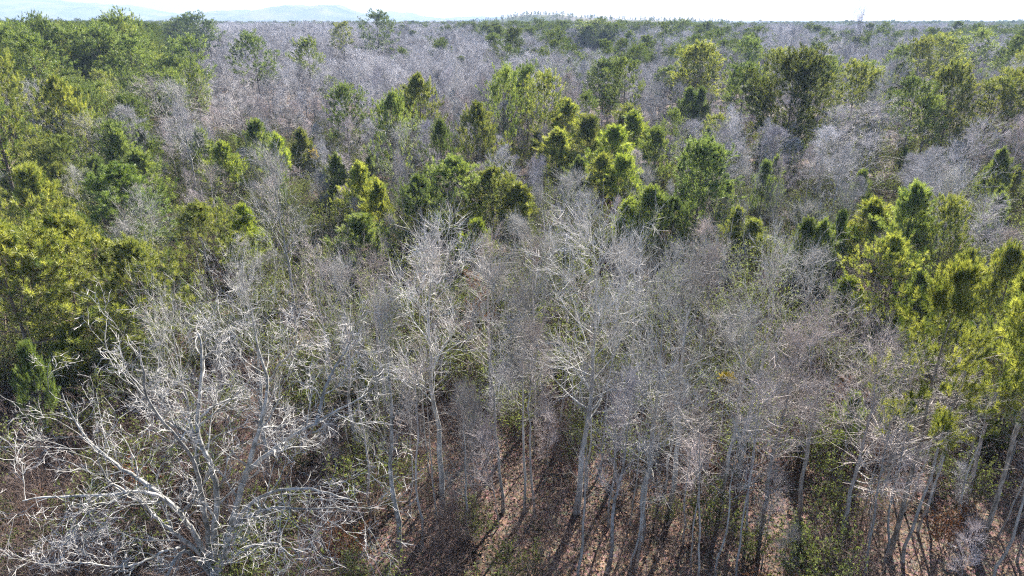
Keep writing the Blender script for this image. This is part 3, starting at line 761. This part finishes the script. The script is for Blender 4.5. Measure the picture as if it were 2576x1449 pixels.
LANDMARK = [(2420, 655, 'tall bare-trunked pine'), (2308, 478, 'pointed bright pine'), (2138, 705, 'small lone bright pine'), (2076, 564, 'young pine trio'),
 (1768, 388, 'dark round-topped pine'), (1140, 402, 'big green pine clump'), (905, 420, 'pale yellow-green pine'), (1545, 325, 'bright young pine stand'), (1200, 268, 'loose olive pine'),
 (1048, 198, 'two pointed pines'), (868, 238, 'dark stout-trunked pine'), (1330, 185, 'round-headed pine line'), (1520, 172, 'dark umbrella pine'), (1767, 137, 'golden-topped pine'),
 (1884, 117, 'tall dark far pine'), (2004, 184, 'huge domed pine'), (2154, 180, 'spreading olive pine'), (2404, 196, 'long-trunked pine row'), (2377, 107, 'tall spread-crowned pine'),
 (945, 46, 'dark skyline pine'), (638, 105, 'dark rounded lone pine'), (1493, 58, 'pale skyline pine'), (490, 48, 'bluish skyline clump'), (130, 555, 'yellow-green edge pines'),
 (330, 610, 'spreading slant-limbed pine'), (290, 425, 'dark green pine'), (490, 515, 'round olive pine'), (140, 205, 'golden front pine'), (1480, 575, 'widest pale bare crown'),
 (1082, 590, 'dark-trunked bare tree'), (955, 780, 'crooked grey tree'), (1665, 720, 'broken-limbed tree'), (1935, 648, 'pale fine-twigged crown'), (1990, 840, 'bright-strip tree'),
 (2225, 860, 'leaning pinkish tree'), (700, 415, 'tall thin bare tree'), (395, 215, 'dark forked tree'), (455, 235, 'twin pale trunks'), (2210, 262, 'smooth lilac crown'), (537, 900, 'white spreading tree'), (2163, 36, 'round skyline tree')]
LM_POS = []
for (lx, ly, nm) in LANDMARK:
    j = min(range(len(SINGLE)), key=lambda q: abs(SINGLE[q][2] - lx) + abs(SINGLE[q][3] - ly))
    p = PLACED[0] if nm == 'white spreading tree' else PLACED[1 + j]
    LM_POS.append((p[0][0], p[0][1], p[1]))
LM_XY = np.array(LM_POS)
def lab_place(px, py):
    """where it stands, told by the nearest tree one can find"""
    w = np.hypot(LM_XY[:, 0] - px, (LM_XY[:, 1] - py)) / (20 + LM_XY[:, 1])
    j = int(np.argmin(w))
    dx = (px / py - LM_XY[j, 0] / LM_XY[j, 1]) * LM_XY[j, 1]; dy = py - LM_XY[j, 1]
    if abs(dx) > abs(dy) * 1.1: rel = 'just right of' if 0 < dx < 6 else 'well right of' if dx > 0 else 'just left of' if dx > -6 else 'well left of'
    else: rel = 'just behind' if 0 < dy < 9 else 'well behind' if dy > 0 else 'just in front of' if dy > -9 else 'well in front of'
    return rel + ' the ' + LANDMARK[j][2]
TONE_P = {YEL: 'yellow-green', OLV: 'olive', GRN: 'green', (.8, .9, .85): 'dull green', (.8, .9, .9): 'grey-green'}
TONE_B = {PALE: 'pale', PINK: 'pinkish', GREY: 'grey', LIL: 'lilac-grey'}
FILLERS = []
def wood_group(isp, sx, sy, py):
    if isp:
        if sx < 500 and sy < 330: return 'pines of the dense pine wood'
        return 'young pines in the near thicket' if py < 90 else 'pines scattered in the far wood'
    return 'bare trees of the near thicket' if py < 60 else 'bare trees of the middle thicket' if py < 120 else 'bare trees of the broad leafless wood'
def relabel():
    """things that share every word are told apart by how far back they stand"""
    by = {}
    for e in FILLERS: by.setdefault(e['label'], []).append(e)
    for lb, es in by.items():
        if len(es) < 2: continue
        es.sort(key=lambda e: e.location.y)
        words_ = {2: ['the nearer one', 'the farther one'], 3: ['the nearest', 'the middle one', 'the farthest']}.get(len(es))
        if words_ is None:
            nth = 'first second third fourth fifth sixth seventh eighth ninth tenth eleventh twelfth thirteenth fourteenth fifteenth sixteenth seventeenth eighteenth nineteenth twentieth twenty-first twenty-second twenty-third twenty-fourth twenty-fifth twenty-sixth twenty-seventh twenty-eighth twenty-ninth thirtieth'.split()
            words_ = [nth[min(i, 29)] + ' one back' for i in range(len(es))]
        for e, w in zip(es, words_): e['label'] = lb + ', ' + w
for (_, px, py, h, rad, isp, sx, sy) in fill:
    if isp and n_p < 300:
        kit = 'young' if h < 9 else ('old' if py < 110 else 'pmid')
        gr = wood_group(True, sx, sy, py)
        tint = random.choice([OLV, GRN, (.8, .9, .85), (.8, .9, .9)]) if sx < 500 else random.choice([OLV, GRN, (.8, .9, .9), GRN])
        size = 'low' if h < 8 else 'tall' if h > 15 else 'middling'
        FILLERS.append(plant(kit, random.randrange(9), (px, py), h, rad * 1.25, f'{size} {TONE_P[tint]} pine {lab_place(px, py)}', 'pine_tree', 'pine', gr, tint)); n_p += 1
    elif not isp and n_b < 300:
        kit = ('small' if h < 9 else random.choice(['hw', 'hw', 'hw'])) if py < 75 else 'hwm'
        gr = wood_group(False, sx, sy, py); tint = random.choice([PALE, PINK, GREY, LIL]) if h > 9 else random.choice([PINK, GREY])
        size = 'low' if h < 8 else 'tall' if h > 14 else 'middling'
        ln = (rng.normal(0, .05), rng.normal(0, .05))
        FILLERS.append(plant(kit, random.randrange(9), (px, py), h, rad * 1.15, f'{size} {TONE_B[tint]} bare tree {lab_place(px, py)}', 'bare_tree', 'tree', gr, tint, lean=ln)); n_b += 1
    else:
        rest.append((px, py, h, rad * 1.25, isp))
print('single', N_PROM, 'pines', n_p, 'bare', n_b, 'mass', len(rest))

# thin poles and saplings whose stems stripe the leafy ground
n_s = 0
while n_s < 74:
    x, y = rng.uniform(820, 2640), rng.uniform(1120, 1520)
    if x < 1500 and rng.uniform() < .55: continue
    p = on_z(x, y, 0)
    if min(np.hypot(q[0][0] - p[0], q[0][1] - p[1]) for q in PLACED) < .7: continue
    if n_s < 50:
        e = plant('pole', random.randrange(2), p, rng.uniform(7, 11.5), rng.uniform(.9, 1.5), f'bare pole tree {lab_place(p[0], p[1])}', 'pole_tree', 'tree', 'pole trees on the leafy ground', random.choice([GREY, PINK, (.7, .65, .6)]), lean=(rng.normal(0, .04), rng.normal(0, .04)))
    else:
        e = plant('sap', random.randrange(2), p, rng.uniform(3, 6.5), None, f'thin bare sapling {lab_place(p[0], p[1])}', 'sapling', 'sapling', 'saplings on the leafy ground', random.choice([GREY, PINK, (.7, .65, .6)]), lean=(rng.normal(0, .06), rng.normal(0, .06)))
    FILLERS.append(e); n_s += 1
relabel()

# ------------------------------------------------------------------ masses nobody could count (kind stuff)
def one_mesh_proto(name, parts):
    """whole tree as one mesh for the far mass"""
    o = bpy.data.objects.new(name, parts); return o
def far_hardwood(h, cr, seedshape):
    P = trunk_line(h * .9, 6, .08); R = (h * .011 * (1 - np.linspace(0, 1, 6) * .9))[None, :]
    L1, R1, *_ = grow(P, R, 14, .3, .98, lambda t: 1.1 - .7 * (t - .3) / .7, .15, lambda t, pl: cr * np.clip(np.sin(np.pi * (.2 + .7 * (t - .3) / .7)), .2, 1), 4, .14, .14, .5, .02, .3)
    L2, R2, *_ = grow(L1, R1, 6, .2, 1, .7, .2, lambda t, pl: pl * .45, 3, .15, .12, .6, .015, .4)
    L3, R3, *_ = grow(L2, R2, 7, .1, 1, .65, .25, lambda t, pl: np.full(len(t), 1.0), 2, 0, .1, .6, .016)
    L4, R4, *_ = grow(L3, R3, 4, .1, 1, .6, .3, lambda t, pl: np.full(len(t), .7), 2, 0, .1, .7, .014)
    mb = MB(); tubes(mb, P, R, 5, 0); tubes(mb, L1, R1, 3, 0); tubes(mb, L2, R2, 3, 1)
    spikes(mb, L3[:, 0], L3[:, 1], R3[:, 0], 1); spikes(mb, L4[:, 0], L4[:, 1], R4[:, 0], 1)
    return mb.mesh('far_bare_tree', [M_GREY, M_FARTWIG])
def far_pine(h, cr, clear):
    P = trunk_line(h * .96, 6, .06); R = (h * .012 * (1 - np.linspace(0, 1, 6) * .9))[None, :]
    L1, R1, *_ = grow(P, R, 26, clear, .98, lambda t: 1.35 - .9 * (t - clear) / (1 - clear), .15, lambda t, pl: cr * np.clip(np.sin(np.pi * (.2 + .72 * (t - clear) / (1 - clear))), .15, 1) ** .75, 4, .08, .1, .35, .015, .3)
    L2, R2, *_ = grow(L1, R1, 12, .3, 1, .8, .25, lambda t, pl: np.clip(pl * .3, .3, 1.2), 2, 0, .2, .6, .01)
    D = unit(unit(L2[:, 1] - L2[:, 0]) + np.array([0, 0, .7]))
    mb = MB(); tubes(mb, P, R, 5, 0); tubes(mb, L1, R1, 3, 0)
    tuft_needles(mb, L2[:, 1] - D * .3, D, np.full(len(D), .7), 16, .5, .05, 1)
    return mb.mesh('far_pine', [M_PBARK, M_FARNEEDLE])
def brush(h, n, leaf=None):
    """a clump of thin bare stems, with or without small leaves"""
    b = np.zeros((n, 3)); b[:, :2] = rng.normal(0, .35, (n, 2))
    d = unit(np.stack([rng.normal(0, .35, n), rng.normal(0, .35, n), np.ones(n)], 1))
    K = 4; P = np.stack([b + d * h * u * rng.uniform(.85, 1.15) + rng.normal(0, .05 * u, (n, 3)) for u in np.linspace(0, 1, K)], 1)
    R = np.full((n, K), .012) * np.linspace(1, .4, K)
    B, BR, *_ = grow(P, R, 9, .2, 1, .7, .25, lambda t, pl: pl * .32, 3, .15, .1, .7, .006)
    T, TR, *_ = grow(B, BR, 7, .1, 1, .7, .3, lambda t, pl: np.full(len(t), h * .13), 2, 0, .05, .8, .006)
    mb = MB(); tubes(mb, P, R, 3, 0); tubes(mb, B, BR, 3, 0); spikes(mb, T[:, 0], T[:, 1], TR[:, 0], 0)
    if leaf:
        Dn = unit(T[:, 1] - T[:, 0]); tuft_needles(mb, T[:, 0], Dn, np.full(len(T), h * .13), 3, .09, .03, 1, (.6, 1.4))
    return mb.mesh('brush_clump', [M_BRUSH, leaf or M_BRUSH])

def gn_scatter(name, protos, P, rot, scl, idx, kind='stuff'):
    """one object that repeats the given meshes at its own vertices"""
    pc = bpy.data.collections.new(name + '_kinds')
    for i, me in enumerate(protos):
        pc.objects.link(bpy.data.objects.new(f'{name}_kind_{i:02d}', me))
    me = bpy.data.meshes.new(name)
    n = len(P); me.vertices.add(n); me.vertices.foreach_set('co', np.asarray(P, np.float32).ravel())
    a = me.attributes.new('turn', 'FLOAT', 'POINT'); a.data.foreach_set('value', np.asarray(rot, np.float32))
    a = me.attributes.new('size', 'FLOAT_VECTOR', 'POINT'); a.data.foreach_set('vector', np.asarray(scl, np.float32).ravel())
    a = me.attributes.new('which', 'INT', 'POINT'); a.data.foreach_set('value', np.asarray(idx, np.int32))
    me.update()
    o = structure(name, me, kind)
    g = bpy.data.node_groups.new(name, 'GeometryNodeTree')
    g.interface.new_socket('Geometry', in_out='INPUT', socket_type='NodeSocketGeometry')
    g.interface.new_socket('Geometry', in_out='OUTPUT', socket_type='NodeSocketGeometry')
    N, L = g.nodes.new, g.links.new
    gi, go = N('NodeGroupInput'), N('NodeGroupOutput')
    ci = N('GeometryNodeCollectionInfo'); ci.inputs['Collection'].default_value = pc
    ci.inputs['Separate Children'].default_value = True; ci.inputs['Reset Children'].default_value = True
    ip = N('GeometryNodeInstanceOnPoints'); ip.inputs['Pick Instance'].default_value = True
    def attr(nm, ty):
        x = N('GeometryNodeInputNamedAttribute'); x.data_type = ty; x.inputs['Name'].default_value = nm
        return x.outputs['Attribute']
    cx = N('ShaderNodeCombineXYZ'); L(attr('turn', 'FLOAT'), cx.inputs['Z'])
    L(gi.outputs[0], ip.inputs['Points']); L(ci.outputs[0], ip.inputs['Instance'])
    L(attr('which', 'INT'), ip.inputs['Instance Index']); L(cx.outputs[0], ip.inputs['Rotation']); L(attr('size', 'FLOAT_VECTOR'), ip.inputs['Scale'])
    L(ip.outputs[0], go.inputs[0])
    md = o.modifiers.new('scatter', 'NODES'); md.node_group = g
    return o

FB = [far_hardwood(15, 3.6, 0), far_hardwood(15, 4.3, 1), far_hardwood(15, 3.0, 2)]
FP = [far_pine(18, 3.4, .45), far_pine(18, 4.2, .35), far_pine(18, 2.8, .5)]
# from the last single trees to the far canopy
far = [r for r in rest]
y = 420.0
while y < 1700:
    s = 5.8 * (1 + (y - 420) / 900)
    half = y * .80 + 10
    for i in range(int(2 * half / s)):
        px = -half + (i + rng.uniform(0, 1)) * s; py = y + rng.uniform(-.5, .5) * s
        sx, sy, f = project((px, py, 17))
        n1 = math.sin(px / 130 + 1.3 + .6 * math.sin(py / 90)) + math.sin(py / 120 + px / 260) + .6 * math.sin(px / 60 - py / 95)
        isp = rng.uniform() < np.clip((.26 if sx > 1150 else .06) + (.20 if py > 800 else 0) + .34 * n1, .01, .97) if not (sx < 380) else rng.uniform() < .7
        h = rng.normal(18.5 if isp else 17.0, 1.6)
        h += 1.6 * math.sin(px / 210 + py / 330)
        far.append((px, py, h, h * rng.uniform(.23, .34), isp))
    y += s
def mass(name, protos, items, ph, pr):
    P = np.array([(i[0], i[1], 0) for i in items]); n = len(items)
    S = np.array([(i[3] / pr, i[3] / pr, i[2] / ph) for i in items])
    o = gn_scatter(name, protos, P, rng.uniform(0, 6.28, n), S, rng.integers(0, len(protos), n))
    return o
pm = [i for i in far if i[4]]; bm = [i for i in far if not i[4]]
print('far pines', len(pm), 'far bare', len(bm))
o = mass('far_pine_forest', FP, pm, 18, 3.5); o['label'] = 'mass of far green pines reaching to the horizon'
o = mass('far_leafless_forest', FB, bm, 15, 3.7); o['label'] = 'mass of far lilac-grey leafless trees'

# far canopy, too far to tell the trees apart
mb = MB()
def cz(x, y, r):
    e = np.clip((r - 1500) / 200, 0, 1)
    return -1 + e * (15.5 + wave_noise(x, y, [(9, .7), (23, 1.2), (160, 1.0)]))
v, q = polar(np.geomspace(1480, 11000, 260), np.linspace(-.78, .78, 700), cz)
mb.add(v, quads=q[:, ::-1])
o = structure('far_forest', mb.mesh('far_forest', M_CANOPY), 'stuff'); o['label'] = 'hazy forest canopy reaching to the hills'

# wooded knoll in front of the hills
KN = [(1150, 60), (1236, 54), (1292, 42), (1332, 37), (1379, 38), (1405, 37), (1442, 42), (1492, 47), (1552, 50), (1640, 52), (1740, 54), (1860, 60)]
kn = ridge('wooded_hill', KN, 1500, 160)
pr_ = np.array([on_y(x, y, 1500) for x, y in KN])
KX = rng.uniform(pr_[0, 0], pr_[-1, 0], 700); KT = rng.uniform(-.95, .2, 700)
KZ = (np.interp(KX, pr_[:, 0], pr_[:, 2]) + 2) * np.cos(KT * math.pi / 2) ** 1.3 - 6
kit_n = len(KX)
o = gn_scatter('hill_forest', FP + FB[:1], np.stack([KX, 1500 + KT * 160, KZ], 1), rng.uniform(0, 6.28, kit_n), np.repeat(rng.uniform(.45, .7, kit_n)[:, None], 3, 1), rng.integers(0, 4, kit_n))
o['label'] = 'blue-green trees covering the low hill on the skyline'

# undergrowth
BR = [brush(2.2, 7), brush(1.6, 8), brush(2.6, 6), brush(1.8, 7, M_SHRUB), brush(2.4, 7, M_SHRUB), brush(1.5, 8, M_DEAD)]
bp, bi, bs = [], [], []
for _ in range(6500):
    py = 22 + 150 * rng.uniform() ** 1.25
    px = rng.uniform(-1, 1) * (py * .82 + 6)
    gx, gy, f = project((px, py, 0))
    open_ = gy > 1200 and gx > 900
    if open_ and rng.uniform() < .68: continue
    green = .5 if 330 < gy < 1050 else .10
    if 150 < gx < 900 and 340 < gy < 620: green = .75
    u = rng.uniform()
    bi.append(rng.integers(3, 5) if u < green else (5 if u > .975 else rng.integers(0, 3)))
    bp.append((px, py, -.03)); s = rng.uniform(.6, 1.35) * (1.35 if bi[-1] in (3, 4) else 1); bs.append((s, s, s * rng.uniform(.8, 1.2)))
o = gn_scatter('undergrowth', BR, np.array(bp), rng.uniform(0, 6.28, len(bp)), np.array(bs), np.array(bi))
o['label'] = 'tangled brush and shrubs covering the floor of the wood'

# fallen leaves
n = 60000
py = 20 + 40 * rng.uniform(size=n) ** 1.3; px = rng.uniform(-1, 1, n) * (py * .8 + 5)
c = np.stack([px, py, .06 + .10 * rng.uniform(size=n)], 1)
a = unit(rng.normal(size=(n, 3)) * np.array([1, 1, .45])); b_ = unit(np.cross(a, rng.normal(size=(n, 3)) + np.array([0, 0, 2.])))
s = rng.uniform(.05, .10, n)[:, None]
V = np.stack([c - a * s, c + b_ * s * .6, c + a * s, c - b_ * s * .6], 1)
mb = MB(); mb.add(V, quads=np.arange(n * 4).reshape(-1, 4), tone=np.repeat(rng.uniform(0, 1, n), 4))
M_LITTER = leafy('fallen_leaf', (.10, .06, .04), (.32, .215, .15), (1, .9, .8), .2, .0)
o = structure('fallen_leaves', mb.mesh('fallen_leaves', M_LITTER), 'stuff'); o['label'] = 'pinkish brown fallen leaves covering the ground'

# ------------------------------------------------------------------ single small things
def leafy_small(name, cat, label, x, y, z, h, mat, wood=M_TWIG, low=.2, cr=.9):
    p = on_z(x, y, z)
    e = top_level(name, label, cat, (p[0], p[1], -.02))
    P = trunk_line(h, 8, .05); R = (.045 * (1 - np.linspace(0, 1, 8) * .85))[None, :]
    B, BR_, *_ = grow(P, R, 26, low, 1, lambda t: 1.2 - .5 * t, .15, lambda t, pl: cr * (1.15 - (t - low) * .9), 4, .12, .1, .5, .008)
    T, TR_, *_ = grow(B, BR_, 8, .15, 1, .7, .2, lambda t, pl: np.full(len(t), .35), 2, 0, .05, .7, .005)
    part('trunk', mesh_of(lambda mb: tubes(mb, P, R, 6), 'trunk', wood, True), e)
    def cf(mb):
        tubes(mb, B, BR_, 3, 0); spikes(mb, T[:, 0], T[:, 1], TR_[:, 0], 0)
        tuft_needles(mb, T[:, 0], unit(T[:, 1] - T[:, 0]), np.full(len(T), .35), 10, .12, .03, 1, (.5, 1.3))
    part('crown', mesh_of(cf, 'crown', [wood, mat]), e)
    return e
leafy_small('brown_leaved_tree', 'tree', 'rust-brown leaved young tree glowing between two bare trunks', 1200, 690, 7.0, 7.0, M_DEAD, cr=1.6)
leafy_small('brown_leaved_tree', 'tree', 'low rust-brown leaved tree under the white tree', 330, 1180, 3.0, 3.2, M_DEAD, cr=1.3)
leafy_small('yellow_leaved_tree', 'tree', 'slim tree topped with an orange-yellow leaf tuft among green brush', 790, 385, 8.0, 8.0, M_YELLOW, low=.88, cr=.5)
leafy_small('yellow_leaved_tree', 'tree', 'tiny yellow-leaved tree among grey twigs below the pale crown', 1823, 955, 6.0, 6.0, M_YELLOW, low=.95, cr=.25)

def fallen_log(label, x0, y0, x1, y1, r, mat):
    a, b = on_z(x0, y0, 0), on_z(x1, y1, 0)
    o3 = np.array([a[0], a[1], 0.])
    P = np.stack([a + (b - a) * u + np.array([rng.normal(0, .04), rng.normal(0, .04), r * 1.0 + .06 + .05 * math.sin(u * 3)]) for u in np.linspace(0, 1, 8)])[None] - o3
    R = (r * np.linspace(1, .45, 8))[None]
    e = top_level('fallen_log', label, 'log', tuple(o3), 'fallen logs')
    part('trunk', mesh_of(lambda mb: tubes(mb, P, R, 8), 'trunk', mat, True), e)
    B, BR_, *_ = grow(P, R, 9, .35, 1, .8, .3, lambda t, pl: np.full(len(t), r * 9), 4, .15, .08, .4, .015)
    for k in range(len(B)):
        part('branch', mesh_of(lambda mb: tubes(mb, B[k:k + 1], BR_[k:k + 1], 4), 'branch', mat), e)
fallen_log('pale fallen trunk lying in the brush below the pine wood', 60, 384, 215, 372, .22, M_PALE)
fallen_log('second pale fallen trunk, behind the first in the brush below the pine wood', 20, 372, 150, 352, .2, M_PALE)

# ------------------------------------------------------------------ haze
mb = MB()
X, Y0, Y1, Z0, Z1 = 11400, -11400, 11400, -4, 340
vv = np.array([(x, y, z) for z in (Z0, Z1) for (x, y) in ((-X, Y0), (X, Y0), (X, Y1), (-X, Y1))], float)
mb.add(vv, quads=[(3, 2, 1, 0), (4, 5, 6, 7), (0, 1, 5, 4), (1, 2, 6, 5), (2, 3, 7, 6), (3, 0, 4, 7)])
m, nt, N, L = new_mat('haze')
out = N('ShaderNodeOutputMaterial'); pv = N('ShaderNodeVolumePrincipled')
pv.inputs['Color'].default_value = (.36, .48, .72, 1)
pv.inputs['Density'].default_value = 1.8e-4
pv.inputs['Anisotropy'].default_value = 0.0
pv.inputs['Density Attribute'].default_value = ''
pv.inputs['Temperature Attribute'].default_value = ''
L(pv.outputs[0], out.inputs['Volume'])
o = structure('haze', mb.mesh('haze', m), 'stuff'); o['label'] = 'pale bluish haze over the far woods'
